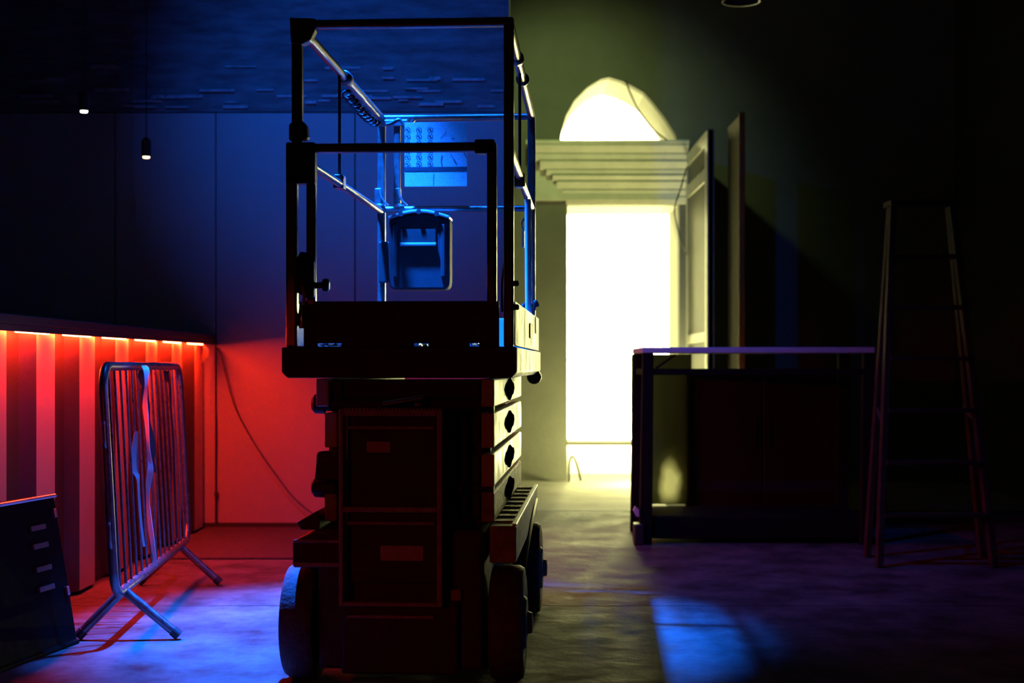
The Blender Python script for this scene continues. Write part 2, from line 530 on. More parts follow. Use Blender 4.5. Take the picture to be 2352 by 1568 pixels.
# latch on the left of the front gate
la = MB().prism([(-0.353, -0.006, 1.35), (-0.353, -0.006, 1.45), (-0.335, -0.006, 1.485), (-0.305, -0.006, 1.48), (-0.288, -0.006, 1.45), (-0.288, -0.006, 1.33), (-0.30, -0.006, 1.318)], (0, 0.05, 0)).build('latch', 'black_plastic', lift, bevel=0.006)
MB().tube([(-0.29, 0.02, 1.37), (-0.262, 0.02, 1.372)], 0.011, 10).lathe([(0.019, 0), (0.022, 0.004), (0.022, 0.018), (0.017, 0.022)], (-0.262, 0.02, 1.372), 'x', 14).build('knob', 'black_plastic', la, smooth=True)
MB().tube(spline([(-0.335, 0.03, 1.40), (-0.33, 0.0, 1.37), (-0.322, -0.002, 1.335), (-0.332, 0.03, 1.30)]), 0.006, 8).build('wire', 'tape', la, smooth=True)
MB().lathe([(0.010, 0), (0.014, 0.01), (0.014, 0.05), (0.009, 0.075), (0.009, 0.09)], (-0.334, 0.025, 1.225), 'z', 14).build('spring_pin', 'chrome', lift, smooth=True)
for z in (1.375, 1.295):
    MB().lathe([(0.010, 0), (0.010, 0.014), (0.006, 0.018)], (0.389, 0.02, z), 'x', 10).build('bolt', 'black_plastic', lift, smooth=True)

# rear end frame
for x, w in ((-0.337, 0.036), (0.361, 0.036)):
    rpost(x, RY, 1.16, 2.25, w)
rpost(-0.262, RY - 0.01, 1.85, 2.24, 0.03)
rrail((-0.345, RY, 2.247), (0.37, RY, 2.247), 0.032, 'top_rail')
rrail((-0.345, RY, 1.823), (0.37, RY, 1.823), 0.03)
# side rails
rrail((-0.349, 0.02, 2.256), (-0.337, RY, 2.247), 0.036, 'top_rail')
rrail((0.372, 0.02, 2.256), (0.361, RY, 2.247), 0.034, 'top_rail')
rrail((-0.34, 0.04, 1.805), (-0.337, RY, 1.813), 0.030)
rrail((0.372, 0.04, 1.835), (0.361, RY, 1.823), 0.030)
for x in (-0.343, 0.366):
    MB().tube([(x, 0.765, 2.235), (x, 0.765, 1.83)], 0.006, 8).build('stay_rod', 'rail_steel', lift, smooth=True)
    MB().box(x - 0.02, x + 0.02, 0.735, 0.80, 1.79, 1.845).build('clamp', 'rail_steel', lift, bevel=0.006)
# extension joint on the left top rail, hose wound along it
MB().lathe([(0.022, 0), (0.028, 0.01), (0.028, 0.07), (0.022, 0.08)], (-0.343, 0.86, 2.252), 'y', 16).build('rail_sleeve', 'black_plastic', lift, smooth=True)
MB().lathe([(0.020, 0), (0.026, 0.01), (0.026, 0.05), (0.020, 0.06)], (0.367, 0.55, 2.253), 'y', 16).build('rail_sleeve', 'rail_steel', lift, smooth=True)
MB().lathe([(0.020, 0), (0.027, 0.01), (0.027, 0.03), (0.020, 0.04)], (0.366, 0.95, 2.253), 'y', 16).build('rail_sleeve', 'black_plastic', lift, smooth=True)
hp = []
for k in range(90):
    t = k / 89
    a = t * math.tau * 9
    hp.append((-0.352 + 0.020 * math.cos(a), 0.95 + t * 0.75, 2.205 - 0.012 * math.sin(t * math.pi) + 0.012 * math.sin(a)))
MB().tube(hp, 0.006, 6).build('control_cable', 'black_plastic', lift, smooth=True)
MB().tube(spline([(-0.337, RY - 0.02, 2.23), (-0.30, RY - 0.03, 2.215), (-0.25, RY - 0.03, 2.235), (-0.22, RY - 0.03, 2.20), (-0.18, RY - 0.03, 2.235)]), 0.008, 8).build('control_cable', 'grey_plastic', lift, smooth=True)
MB().box(-0.34, -0.21, RY - 0.035, RY - 0.018, 2.205, 2.235).build('rail_bracket', 'steel_bright', lift, bevel=0.004)
# hinge brackets on rear mid rail
for x in (-0.35, -0.262):
    hb = MB().box(x - 0.016, x + 0.016, RY - 0.03, RY + 0.02, 1.83, 1.92).build('hinge_bracket', 'rail_steel', lift, bevel=0.005)
    MB().tube(spline([(x + 0.012, RY - 0.035, 1.91), (x + 0.018, RY - 0.04, 1.875), (x + 0.035, RY - 0.04, 1.85), (x + 0.05, RY - 0.04, 1.838)]), 0.005, 6).build('spring_clip', 'steel_bright', hb, smooth=True)
    MB().lathe([(0.02, 0), (0.024, 0.006), (0.016, 0.012)], (x + 0.01, RY - 0.02, 1.835), 'z', 12).build('washer', 'steel_bright', hb, smooth=True)
MB().box(-0.345, -0.275, RY - 0.05, RY - 0.02, 1.48, 1.67).build('clamp_plate', 'black_plastic', lift, bevel=0.006)
# bright rods by the right front post, hose at the rear right
MB().tube([(0.372, 1.32, 1.24), (0.369, 1.32, 1.81)], 0.014, 12).build('stay_rod', 'lift_white', lift, smooth=True)
MB().box(0.34, 0.373, 0.25, 0.30, 1.165, 1.295).build('hinge_block', 'grey_plastic', lift, bevel=0.005)
MB().tube(spline([(0.33, 0.30, 1.29), (0.328, 0.32, 1.40), (0.343, 0.34, 1.52), (0.35, 0.35, 1.60)]), 0.004, 6).build('wire', 'grey_plastic', lift, smooth=True)
MB().tube(spline([(0.33, 1.70, 1.31), (0.32, 1.71, 1.355), (0.345, 1.74, 1.385), (0.37, 1.76, 1.365), (0.368, 1.75, 1.325), (0.38, 1.76, 1.39), (0.39, 1.77, 1.37)]), 0.009, 8).build('hose', 'grey_plastic', lift, smooth=True)
MB().box(0.318, 0.33, RY - 0.03, RY - 0.015, 1.64, 1.72).build('lanyard_plate', 'steel_bright', lift, bevel=0.003)
MB().tube(spline([(0.324, RY - 0.025, 1.72), (0.318, RY - 0.03, 1.75), (0.328, RY - 0.03, 1.775)]), 0.004, 6).build('lanyard_hook', 'steel_bright', lift, smooth=True)

# warning sign on the rear rails
SZ0, SZ1, SXA, SXB = 1.922, 2.217, -0.222, 0.067
sg = MB().box(SXA, SXB, RY - 0.052, RY - 0.046, SZ0, SZ1).build('warning_sign', 'sign_print', lift, bevel=0.001)
sg['label'] = 'white warning sign printed with rows of crossed-out circles'
fy = RY - 0.0535
MB().box(SXA, SXB, fy, fy + 0.001, 1.994, 2.012).build('printed_bar', 'ink', sg)
ring = MB()
seg = 20
for r0, r1 in ((0.0105, 0.0132),):
    vs = []
    for k in range(seg):
        a = math.tau * k / seg
        vs += [(math.cos(a) * r0, 0, math.sin(a) * r0), (math.cos(a) * r1, 0, math.sin(a) * r1)]
    ring.add(vs, [(2 * k, 2 * k + 1, (2 * k + 3) % (2 * seg), (2 * k + 2) % (2 * seg)) for k in range(seg)])
s2 = math.sqrt(0.5)
ring.add([(-0.0110 * s2 - 0.001, 0, 0.0110 * s2 - 0.001), (-0.0110 * s2 + 0.001, 0, 0.0110 * s2 + 0.001), (0.0110 * s2 + 0.001, 0, -0.0110 * s2 + 0.001), (0.0110 * s2 - 0.001, 0, -0.0110 * s2 - 0.001)], [(0, 1, 2, 3)])
ring.add([(-0.003, 0, -0.006), (0.001, 0, -0.006), (0.003, 0, 0.005), (-0.001, 0, 0.006)], [(0, 1, 2, 3)])
rme = ring.mesh('prohibition_symbol', 'ink')
for cx in (939, 965, 991):
    for cy in (302, 317, 333, 349, 364, 380):
        link('prohibition_symbol', rme, sg, ((cx - 1042) * 0.00202, fy, CAMZ + (HOR - cy) * 0.00202))


def scuff(pts, w):
    v = []
    pts = [((x - 1042) * 0.00202, CAMZ + (HOR - y) * 0.00202) for x, y in pts]
    mm = MB()
    for (a, b), (c2, d2), ww in zip(pts[:-1], pts[1:], w):
        t = Vector((c2 - a, d2 - b)).normalized()
        n = Vector((-t.y, t.x)) * ww
        mm.add([(a - n.x, fy, b - n.y), (a + n.x, fy, b + n.y), (c2 + n.x, fy, d2 + n.y), (c2 - n.x, fy, d2 - n.y)], [(0, 1, 2, 3)])
    mm.build('scuff', 'ink', sg)


scuff([(1018, 359), (1016, 372), (1018, 384)], (0.0016, 0.002))
scuff([(1037, 356), (1045, 370), (1051, 380)], (0.001, 0.0025))
scuff([(1066, 350), (1074, 366)], (0.0015,))
scuff([(1024, 302), (1028, 308), (1014, 322)], (0.0006, 0.0012))
scuff([(999, 401), (998, 428)], (0.001,))
scuff([(1040, 323), (1046, 321)], (0.002,))

# document box on the rear rails: bowed lid, raised slot
X0, X1 = -0.283, -0.004
m = MB()
top = [(X0 + (X1 - X0) * k / 8, 1.772 + 0.030 * math.sin(math.pi * k / 8)) for k in range(9)]
outl = [(X0 + 0.02, 1.443), (X0 + 0.004, 1.455), (X0, 1.48)] + [(x, z - 0.012) for x, z in top] + [(X1, 1.48), (X1 - 0.004, 1.455), (X1 - 0.02, 1.443)]
m.prism([(x, RY - 0.14, z) for x, z in outl], (0, 0.12, 0))
db = m.build('document_box', 'doc_plastic', lift, bevel=0.012)
lid = MB()
lo = [(x, z) for x, z in top]
lid.prism([(x - 0.0, RY - 0.155, z - 0.010) for x, z in lo] + [(x, RY - 0.155, z + 0.004) for x, z in reversed(lo)], (0, 0.14, 0))
ld = lid.build('lid', 'highlight_plastic', db, bevel=0.004)
for x in (-0.225, -0.143, -0.062):
    MB().lathe([(0.012, 0), (0.010, 0.006)], (x, RY - 0.161, 1.785 if x != -0.143 else 1.795), 'y', 12).build('catch', 'black_plastic', ld)
xs0, xs1 = -0.226, -0.068
MB().box(xs0, xs1, RY - 0.146, RY - 0.139, 1.655, 1.718).build('slot_recess', 'black_plastic', db)
MB().box(xs0 - 0.004, xs1 + 0.004, RY - 0.155, RY - 0.14, 1.640, 1.655).build('slot_lip', 'highlight_plastic', db, bevel=0.004)
for x in (X0 + 0.03, X1 - 0.03):
    MB().box(x - 0.01, x + 0.01, RY - 0.15, RY - 0.14, 1.50, 1.74).build('rib', 'doc_plastic', db, bevel=0.004)

# crumpled plastic on the deck just behind the toe-board gap
rnd = random.Random(9)
for (xa, xb) in ((722, 775), (948, 982), (1078, 1100)):
    x0, x1 = (xa - 915) * 0.00147, (xb - 915) * 0.00147
    m = MB()
    n = 8
    g = [[(x0 + (x1 - x0) * i / n, 0.06 + 0.03 * j, 1.163 + rnd.uniform(0.0, 0.014)) for i in range(n + 1)] for j in range(4)]
    vs = [p for row in g for p in row]
    m.add(vs, [(j * (n + 1) + i, j * (n + 1) + i + 1, (j + 1) * (n + 1) + i + 1, (j + 1) * (n + 1) + i) for j in range(3) for i in range(n)])
    o = m.build('plastic_wrap', 'clear_plastic')
    o.location = lift.location
    o.rotation_euler = lift.rotation_euler
    tag(o, {722: 'long crumpled plastic scrap on the lift deck, leftmost under the front board',
            948: 'small crumpled plastic scrap on the lift deck, middle of the three',
            1078: 'smallest crumpled plastic scrap on the lift deck, near the right post'}[xa], 'plastic scrap')

# folded scissor stack
layers = [(0.955, 1.052), (0.812, 0.933), (0.677, 0.791), (0.555, 0.659)]
for i, (z0, z1) in enumerate(layers):
    for s in (-1, 1):
        xo = 0.3125 if (s > 0) else 0.3125 - (0.03 if i % 2 else 0.0)
        m = MB().box(min(s * xo, s * (xo - 0.045)), max(s * xo, s * (xo - 0.045)), 0.15, 1.82, z0, z1)
        arm = m.build('scissor_arm', 'lift_white' if i < 3 else 'lift_dirty', lift, bevel=0.006)
        zc = (z0 + z1) / 2
        xp = s * xo
        hexo = [(0.70, zc), (0.78, zc + 0.024), (0.86, zc + 0.026), (0.92, zc + 0.038), (0.97, zc + 0.044), (1.02, zc + 0.036), (1.10, zc + 0.026), (1.18, zc + 0.020), (1.22, zc), (1.15, zc - 0.022), (1.06, zc - 0.026), (0.98, zc - 0.042), (0.92, zc - 0.044), (0.86, zc - 0.030), (0.77, zc - 0.022)]
        MB().prism([(xp, y, z) for y, z in hexo], (s * 0.006, 0, 0)).build('pivot_plate', 'matte_black', arm)
        MB().lathe([(0.016, 0), (0.016, 0.012), (0.010, 0.016)], (xp if s > 0 else xp - 0.016, 0.94, zc), 'x', 12).build('pivot_pin', 'matte_black', arm, smooth=True)
    # inner arms
    for s in (-1, 1):
        MB().box(min(s * 0.26, s * 0.225), max(s * 0.26, s * 0.225), 0.18, 1.78, z0 + 0.01, z1 - 0.005).build('scissor_arm', 'lift_dark', lift, bevel=0.005)
# cross pins with end caps
for z in (0.963, 0.668):
    m = MB().lathe([(0.022, -0.335), (0.034, -0.325), (0.036, -0.29), (0.026, -0.285), (0.026, 0.285), (0.030, 0.29), (0.030, 0.309)], (0, 0.20, z), 'x', 18)
    m.build('cross_pin', 'lift_dark', lift, smooth=True)
for z in (0.80, 1.02):
    MB().tube([(-0.29, 0.30, z), (0.29, 0.30, z)], 0.024, 14).build('cross_tube', 'lift_dark', lift, smooth=True)
bo = MB().prism([(-0.30, 0.11, 0.80), (-0.225, 0.11, 0.80), (-0.215, 0.11, 0.70), (-0.31, 0.11, 0.70)], (0, 0.06, 0))
bo.build('arm_bracket', 'lift_dark', lift, bevel=0.008)
MB().box(-0.32, -0.23, 0.10, 0.17, 0.655, 0.695).build('arm_bracket', 'lift_dark', lift, bevel=0.012)
# hydraulic ram behind the front
MB().tube([(-0.07, 0.12, 0.962), (0.07, 0.12, 0.985)], 0.013, 12).build('hydraulic_ram', 'chrome', lift, smooth=True)
MB().box(0.040, 0.065, 0.10, 0.12, 0.955, 0.972).build('ram_fitting', 'chrome', lift, bevel=0.004)

# chassis
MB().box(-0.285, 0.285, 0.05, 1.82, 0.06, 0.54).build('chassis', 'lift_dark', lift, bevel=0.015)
MB().box(-0.20, 0.20, 0.02, 0.05, 0.05, 0.30).build('chassis_guard', 'lift_dark', lift, bevel=0.01)
# left equipment tray
m = MB().prism([(-0.367, 0.02, 0.41), (-0.20, 0.02, 0.41), (-0.20, 0.02, 0.53), (-0.30, 0.02, 0.53), (-0.367, 0.02, 0.50)], (0, 1.7, 0))
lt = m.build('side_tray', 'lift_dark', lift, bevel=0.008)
for z0, z1 in ((0.497, 0.507), (0.415, 0.43)):
    MB().box(-0.36, -0.205, 0.005, 0.02, z0, z1).build('tray_lip', 'ladder_paint', lt, bevel=0.002)
MB().prism([(-0.37, 0.10, 0.555), (-0.30, 0.10, 0.595), (-0.29, 0.10, 0.56), (-0.29, 0.10, 0.53), (-0.355, 0.10, 0.53)], (0, 0.5, 0)).build('tray_cover', 'lift_dark', lt, bevel=0.004)
# right equipment tray (lit by the doorway)
rt = MB().box(0.30, 0.392, 0.10, 1.72, 0.42, 0.548).build('side_tray', 'lift_dirty', lift, bevel=0.006)
MB().box(0.378, 0.394, 0.10, 1.72, 0.548, 0.556).build('tray_lip', 'lift_white', rt, bevel=0.002)
for k in range(9):
    y = 0.2 + k * 0.17
    MB().box(0.31, 0.372, y, y + 0.05, 0.548, 0.555).build('tray_strap', 'lift_dirty', rt, bevel=0.002)
MB().tube(spline([(0.394, 1.6, 0.50), (0.398, 1.2, 0.47), (0.397, 0.8, 0.40), (0.394, 0.55, 0.32)]), 0.006, 6).build('hose', 'black_plastic', rt, smooth=True)
# entry ladder on the front with labels
LX0, LX1, LZ0, LZ1 = -0.198, 0.151, 0.289, 0.953
fr = MB()
fr.box(LX0, LX0 + 0.014, -0.03, 0.02, LZ0, LZ1)
fr.box(LX1 - 0.018, LX1, -0.03, 0.02, LZ0, LZ1)
ladder = fr.build('entry_ladder', 'ladder_paint', lift, bevel=0.003)
for z, h in ((0.928, 0.022), (0.605, 0.018), (0.289, 0.014)):
    r_ = MB().box(LX0 + 0.014, LX1 - 0.018, -0.03, 0.03, z, z + h).build('rung', 'ladder_paint', ladder, bevel=0.003)
    if z > 0.9:
        for k in range(26):
            x = LX0 + 0.02 + k * 0.0122
            MB().box(x, x + 0.006, -0.028, 0.03, z + h, z + h + 0.005).build('grip_tooth', 'rail_steel', r_)
    MB().box(LX0 + 0.02, LX1 - 0.03, 0.0, 0.012, z - 0.045, z - 0.035).build('rung', 'ladder_paint', ladder, bevel=0.002)
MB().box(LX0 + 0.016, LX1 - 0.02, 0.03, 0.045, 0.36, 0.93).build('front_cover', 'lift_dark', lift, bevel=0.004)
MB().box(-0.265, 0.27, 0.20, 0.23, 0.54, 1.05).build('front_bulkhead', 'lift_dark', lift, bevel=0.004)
for (x0, x1, z0, z1) in ((-0.113, -0.032, 0.803, 0.840), (-0.066, 0.081, 0.436, 0.487)):
    MB().box(x0, x1, 0.026, 0.030, z0, z1).build('label_plate', 'label_red', lift, bevel=0.001)
MB().box(0.17, 0.21, 0.03, 0.05, 0.30, 0.34).build('tow_lug', 'ladder_paint', lift, bevel=0.006)

# wheels
wp = []
for (r, a) in ((0.10, -0.055), (0.165, -0.060), (0.190, -0.055), (0.199, -0.040), (0.200, 0.0), (0.199, 0.040), (0.190, 0.055), (0.165, 0.060), (0.10, 0.055)):
    wp.append((r, a))
for (x, y) in ((-0.358, 0.20), (0.358, 0.20), (-0.358, 1.55), (0.358, 1.55)):
    w = MB().lathe(wp, (x, y, 0.20), 'x', 40).build('wheel', 'tyre', lift, smooth=True)
    s = 1 if x > 0 else -1
    hub = MB().lathe([(0.095, 0), (0.085, 0.012), (0.04, 0.014), (0.035, 0.03), (0.02, 0.032)], (0, 0, 0), 'x', 24)
    if s < 0:
        hub.v = [(-a, b, c_) for a, b, c_ in hub.v]
    hub.build('hub', 'lift_dirty', w, (x + s * 0.054, y, 0.20), smooth=True)

# ---------------------------------------------------------------- bar counter with corrugated front
BY0, BY1 = 0.65, YP - 0.02
barc = empty('bar_counter', (BARX, 5.0, 0))
tag(barc, 'bar counter with a ribbed striped front and red light bars under its top', 'bar counter')


def BL(mb):
    mb.v = [(x - BARX, y - 5.0, z) for x, y, z in mb.v]
    return mb


BL(MB().box(BARX - 0.75, BARX + 0.075, BY0, BY1, 1.262, 1.305)).build('countertop', 'bar_wood', barc, bevel=0.006)
BL(MB().box(BARX + 0.06, BARX + 0.075, BY0, BY1, 1.236, 1.262)).build('countertop_lip', 'bar_wood', barc)
BL(MB().box(BARX - 0.70, BARX - 0.055, BY0, BY1, 0.0, 1.262)).build('counter_body', 'bar_wood', barc)
BL(MB().box(BARX - 0.055, BARX - 0.045, BY0, BY1, 0.0, 0.045)).build('kick_board', 'bar_wood', barc)
pitch, cw, sl, dp = 0.617, 0.25, 0.08, 0.05
y = 6.19 - 9 * pitch
Z0, Z1 = 0.02, 1.255
while y < BY1 - 0.05:
    y1 = min(y + cw, BY1)
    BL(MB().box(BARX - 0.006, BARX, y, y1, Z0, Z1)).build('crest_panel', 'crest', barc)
    if y1 < BY1 - 0.1:
        ye = min(y + pitch, BY1)
        pr = [(BARX, y1), (BARX - dp, y1 + sl), (BARX - dp, ye - sl), (BARX, ye), (BARX - 0.006, ye), (BARX - dp - 0.006, ye - sl + 0.003), (BARX - dp - 0.006, y1 + sl - 0.003), (BARX - 0.006, y1)]
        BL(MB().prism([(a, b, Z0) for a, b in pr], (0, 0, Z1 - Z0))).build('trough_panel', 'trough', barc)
        a = y1 - 0.02
        if y1 < 5.4 and not 0.6 < y1 < 1.2:  # keeps one unseen near bar, added to redden the lift front faintly
            y += pitch
            continue
        BL(MB().tube([(BARX + 0.045, a, 1.238), (BARX + 0.045, ye + 0.02, 1.238)], 0.006, 8)).build('light_bar', 'led', barc)
        BL(MB().box(BARX + 0.03, BARX + 0.06, a, ye + 0.02, 1.250, 1.262)).build('light_bar_channel', 'steel_bright', barc)
    y += pitch
# torn sheet hanging at the end of the light bars
rag = MB().prism([P(466, 790, 9.3), P(478, 800, 9.3), P(480, 815, 9.3), P(474, 826, 9.3), P(468, 830, 9.3), P(464, 842, 9.3), P(463, 820, 9.3), P(467, 805, 9.3)], (0, 0.01, 0)).build('cloth_scrap', 'tape_dark')
tag(rag, 'dark cloth scrap hanging from the end of the bar top', 'cloth')

# rubber mat
mt = MB().box(BARX + 0.02, -0.35, 8.04, 9.56, 0.0, 0.012).build('floor_mat', 'rubber_mat', bevel=0.003)
tag(mt, 'black rubber mat on the floor along the red partition wall', 'mat')

# wires on the partition wall
pts = spline([P(497, 797, 9.57), P(508, 815, 9.56), P(520, 865, 9.56), P(538, 930, 9.56), P(565, 985, 9.56), P(595, 1035, 9.56), P(630, 1085, 9.56), P(668, 1135, 9.56), P(700, 1165, 9.56), P(735, 1190, 9.55)])
tag(MB().tube(pts, 0.004, 6).build('wire', 'cable', smooth=True), 'thin dark wire sagging across the red partition wall', 'wire')
pts = spline([P(496, 797, 9.575), P(495, 900, 9.575), P(497, 1000, 9.575), P(496, 1100, 9.575), P(498, 1205, 9.575)], 6)
wv = MB().tube(pts, 0.004, 6).build('wire', 'cable', smooth=True)
tag(wv, 'thin dark wire running straight down the corner of the red wall', 'wire')
MB().box(P(493, 0, 9.57).x, P(501, 0, 9.57).x, 9.555, 9.595, P(0, 1140, 9.57).z, P(0, 1130, 9.57).z).build('junction', 'cable', wv, bevel=0.003)

# ---------------------------------------------------------------- crowd barrier
NB, FB = Vector((-1.545, 5.53, 0)), Vector((-1.675, 7.36, 0))
mid = (NB + FB) / 2
bar_root = empty('crowd_barrier', mid)
tag(bar_root, 'galvanised crowd control barrier with splayed feet beside the striped bar', 'barrier')
ax = (FB - NB)
L = ax.length
ax.normalize()
lean = Vector((-0.05, 0, 1)).normalized()


def bp(s, h):
    """point on the barrier plane: s metres from near end, h height"""
    return NB - mid + ax * s + Vector((-0.055 * (h - 0.2), 0, h))


R = 0.10
ZB0, ZB1 = 0.20, 1.095
loop = []
for (cs, ch, a0) in ((R, ZB1 - R, 90), (R, ZB0 + R, 180), (L - R, ZB0 + R, 270), (L - R, ZB1 - R, 0)):
    for k in range(7):
        a = math.radians(a0 + 90 * k / 6)
        loop.append(bp(cs + R * math.cos(a), ch + R * math.sin(a)))
MB().tube(loop, 0.0185, 12, closed=True).build('frame', 'galvanised', bar_root, smooth=True)
NBARS = 15
for k in range(NBARS):
    s = 0.11 + (L - 0.22) * k / (NBARS - 1)
    MB().tube([bp(s, ZB0), bp(s, ZB1)], 0.006, 8).build('bar', 'galvanised', bar_root, smooth=True)
for s0, tips in ((0.17, ((-1.735, 5.69), (-1.336, 5.70))), (1.56, ((-1.86, 7.10), (-1.456, 7.09)))):
    top_ = bp(s0, ZB0 + 0.0)
    for tx, ty in tips:
        tip = Vector((tx, ty, 0.017)) - mid
        ft = MB().tube([top_, tip], 0.0185, 12).build('foot', 'galvanised', bar_root, smooth=True)
        d = (tip - top_).normalized()
        MB().tube([tip - d * 0.03, tip + d * 0.002], 0.021, 12).build('foot_cap', 'black_plastic', ft, smooth=True)
for h in (0.86, 0.47):
    MB().tube(spline([bp(0.0, h - 0.09), bp(-0.03, h - 0.06), bp(-0.035, h), bp(-0.03, h + 0.02)], 5), 0.007, 8).build('hook', 'galvanised', bar_root, smooth=True)
for h in (0.80, 0.36):
    MB().tube(spline([bp(L, h - 0.07), bp(L + 0.035, h - 0.06), bp(L + 0.04, h), bp(L + 0.035, h + 0.06), bp(L, h + 0.07)], 5), 0.007, 8).build('hook_eye', 'galvanised', bar_root, smooth=True)


def ribbon(name, pts, widths, m, label, D0=None, twist=None):
    pts = [Vector(p) for p in pts]
    mm = MB()
    n = len(pts)
    vs = []
    for i, p in enumerate(pts):
        tw = twist[i] if twist else 0.0
        s = Vector((math.cos(tw), math.sin(tw), 0)) * widths[i] * 0.5
        nrm = Vector((-s.y, s.x, 0)).normalized() * 0.0008
        vs += [p - s - nrm, p + s - nrm, p + s + nrm, p - s + nrm]
    fs = []
    for i in range(n - 1):
        a, b = i * 4, (i + 1) * 4
        for k in range(4):
            fs.append((a + k, a + (k + 1) % 4, b + (k + 1) % 4, b + k))
    fs += [(3, 2, 1, 0), tuple((n - 1) * 4 + k for k in range(4))]
    mm.add(vs, fs)
    return tag(mm.build(name, m, smooth=True), label, 'tape')


D1 = 6.1
tp = spline([P(331, 839, D1), P(336, 850, D1 - .02), P(336, 880, D1 - .03), P(333, 925, D1 - .03), P(337, 970, D1 - .03), P(341, 1030, D1 - .03), P(346, 1075, D1 - .03), P(341, 1110, D1 - .03), P(340, 1150, D1 - .03), P(344, 1200, D1 - .03), P(351, 1250, D1 - .03), P(358, 1300, D1 - .02)], 4)
n = len(tp)
ribbon('barrier_tape', tp, [0.020 + 0.007 * math.sin(i * 0.55) for i in range(n)], 'tape', 'pale strip of barrier tape hanging full height down the crowd barrier', twist=[0.5 * math.sin(i * 0.3) for i in range(n)])
D2 = 6.18
tp = spline([P(327, 850, D2), P(326, 870, D2), P(331, 905, D2), P(338, 945, D2), P(345, 1000, D2), P(351, 1045, D2), P(350, 1085, D2)], 4)
n = len(tp)
ribbon('barrier_tape', tp, [0.012 + 0.022 * abs(math.sin(i * 0.42 + 0.6)) for i in range(n)], 'tape_dark', 'dark twisted strip of tape beside the pale tape on the crowd barrier', twist=[0.4] * n)
D3 = 6.75
tp = spline([P(381, 852, D3), P(384, 872, D3), P(390, 885, D3), P(392, 930, D3), P(398, 1010, D3), P(401, 1100, D3), P(404, 1180, D3), P(407, 1235, D3)], 4)
n = len(tp)
ribbon('barrier_tape', tp, [0.026 if i < 6 else 0.010 for i in range(n)], 'tape_dark', 'narrow black strip of tape near the far end of the crowd barrier', twist=[0.3] * n)
D4 = 6.05
tp = spline([P(313, 990, D4), P(310, 1030, D4), P(312, 1080, D4), P(317, 1100, D4), P(320, 1150, D4), P(325, 1210, D4), P(331, 1255, D4)], 4)
n = len(tp)
ribbon('barrier_tape', tp, [0.012 + 0.028 * max(0, math.sin(i / n * math.pi * 2)) for i in range(n)], 'tape_dull', 'short torn strip of tape caught between the near bars of the crowd barrier', twist=[0.9] * n)

# ---------------------------------------------------------------- equipment case, lower left
case = empty('equipment_case', (-2.3, 5.40, 0))
tag(case, 'black equipment case with a sloping side on the floor at the lower left', 'case')


def CL(mb):
    mb.v = [(x + 2.3, y - 5.40, z) for x, y, z in mb.v]
    return mb


A0, A1 = Vector((-1.85, 5.02, 0)), Vector((-1.72, 5.64, 0))          # right side, base
B0, B1 = Vector((-1.945, 5.10, 0.575)), Vector((-1.825, 5.68, 0.575))  # right side, top
wv_ = Vector((-0.20, 0.04, 0))
CL(MB().hexa([A0, A1, A1 + wv_, A0 + wv_], [B0, B1, B1 + wv_ * 0.5, B0 + wv_ * 0.5])).build('case_body', 'case_black', case, bevel=0.01)


def cside(u, v):
    return (A0.lerp(A1, u)).lerp(B0.lerp(B1, u), v)


nrm = (A1 - A0).cross(B0 - A0).normalized()
if nrm.x < 0:
    nrm = -nrm
edge = [cside(0, 1) + Vector((0, 0, 0.004)), cside(1, 1) + Vector((0, 0, 0.004))]
CL(MB().tube(edge, 0.008, 8)).build('edge_trim', 'steel_bright', case, smooth=True)
for v in (0.80, 0.68, 0.53, 0.40):
    CL(MB().prism([cside(0.62, v), cside(0.80, v), cside(0.80, v + 0.035), cside(0.62, v + 0.035)], nrm * 0.012)).build('louvre', 'louvre_metal', case, bevel=0.002)
for u, v in ((0.92, 0.86), (0.93, 0.33), (0.2, 0.8)):
    CL(MB().prism([cside(u, v), cside(u + 0.03, v), cside(u + 0.03, v + 0.06), cside(u, v + 0.06)], nrm * 0.015)).build('latch', 'steel_bright', case, bevel=0.002)
CL(MB().tube([cside(0.02, 0.01) + nrm * 0.002, cside(0.98, 0.01) + nrm * 0.002], 0.012, 8)).build('edge_trim', 'case_black', case, smooth=True)

# ---------------------------------------------------------------- high table and cabinet, right
TD = 8.70
tx0, tx1 = P(1476, 0, TD).x, P(2010, 0, TD).x
tbl = empty('high_table', ((tx0 + tx1) / 2, TD, 0))
tag(tbl, 'tall work table with dark steel frame and blue-lit top edge, right of the doorway', 'table')
tcx = (tx0 + tx1) / 2


def TL(mb):
    mb.v = [(x - tcx, y - TD, z) for x, y, z in mb.v]
    return mb


zt1, zt0 = P(0, 797, TD).z, P(0, 810, TD).z
TL(MB().box(tx0, tx1, TD, TD + 0.75, zt0, zt1)).build('tabletop', 'table_top', tbl, bevel=0.004)
lw = P(1502, 0, TD).x - P(1477, 0, TD).x
for x in (tx0 + 0.002, tx1 - lw):
    for y in (TD + 0.005, TD + 0.67):
        lg = TL(MB().hexa([(x - 0.02, y, 0), (x + lw - 0.01, y, 0), (x + lw - 0.01, y + 0.06, 0), (x - 0.02, y + 0.06, 0)],
                          [(x, y, zt0), (x + lw, y, zt0), (x + lw, y + 0.06, zt0), (x, y + 0.06, zt0)])).build('leg', 'table_steel', tbl, bevel=0.005)
zb1, zb0 = P(0, 847, TD).z, P(0, 861, TD).z
for y in (TD + 0.01, TD + 0.68):
    TL(MB().box(tx0 + lw, tx1 - lw, y, y + 0.04, zb0, zb1)).build('cross_bar', 'table_steel', tbl, bevel=0.003)
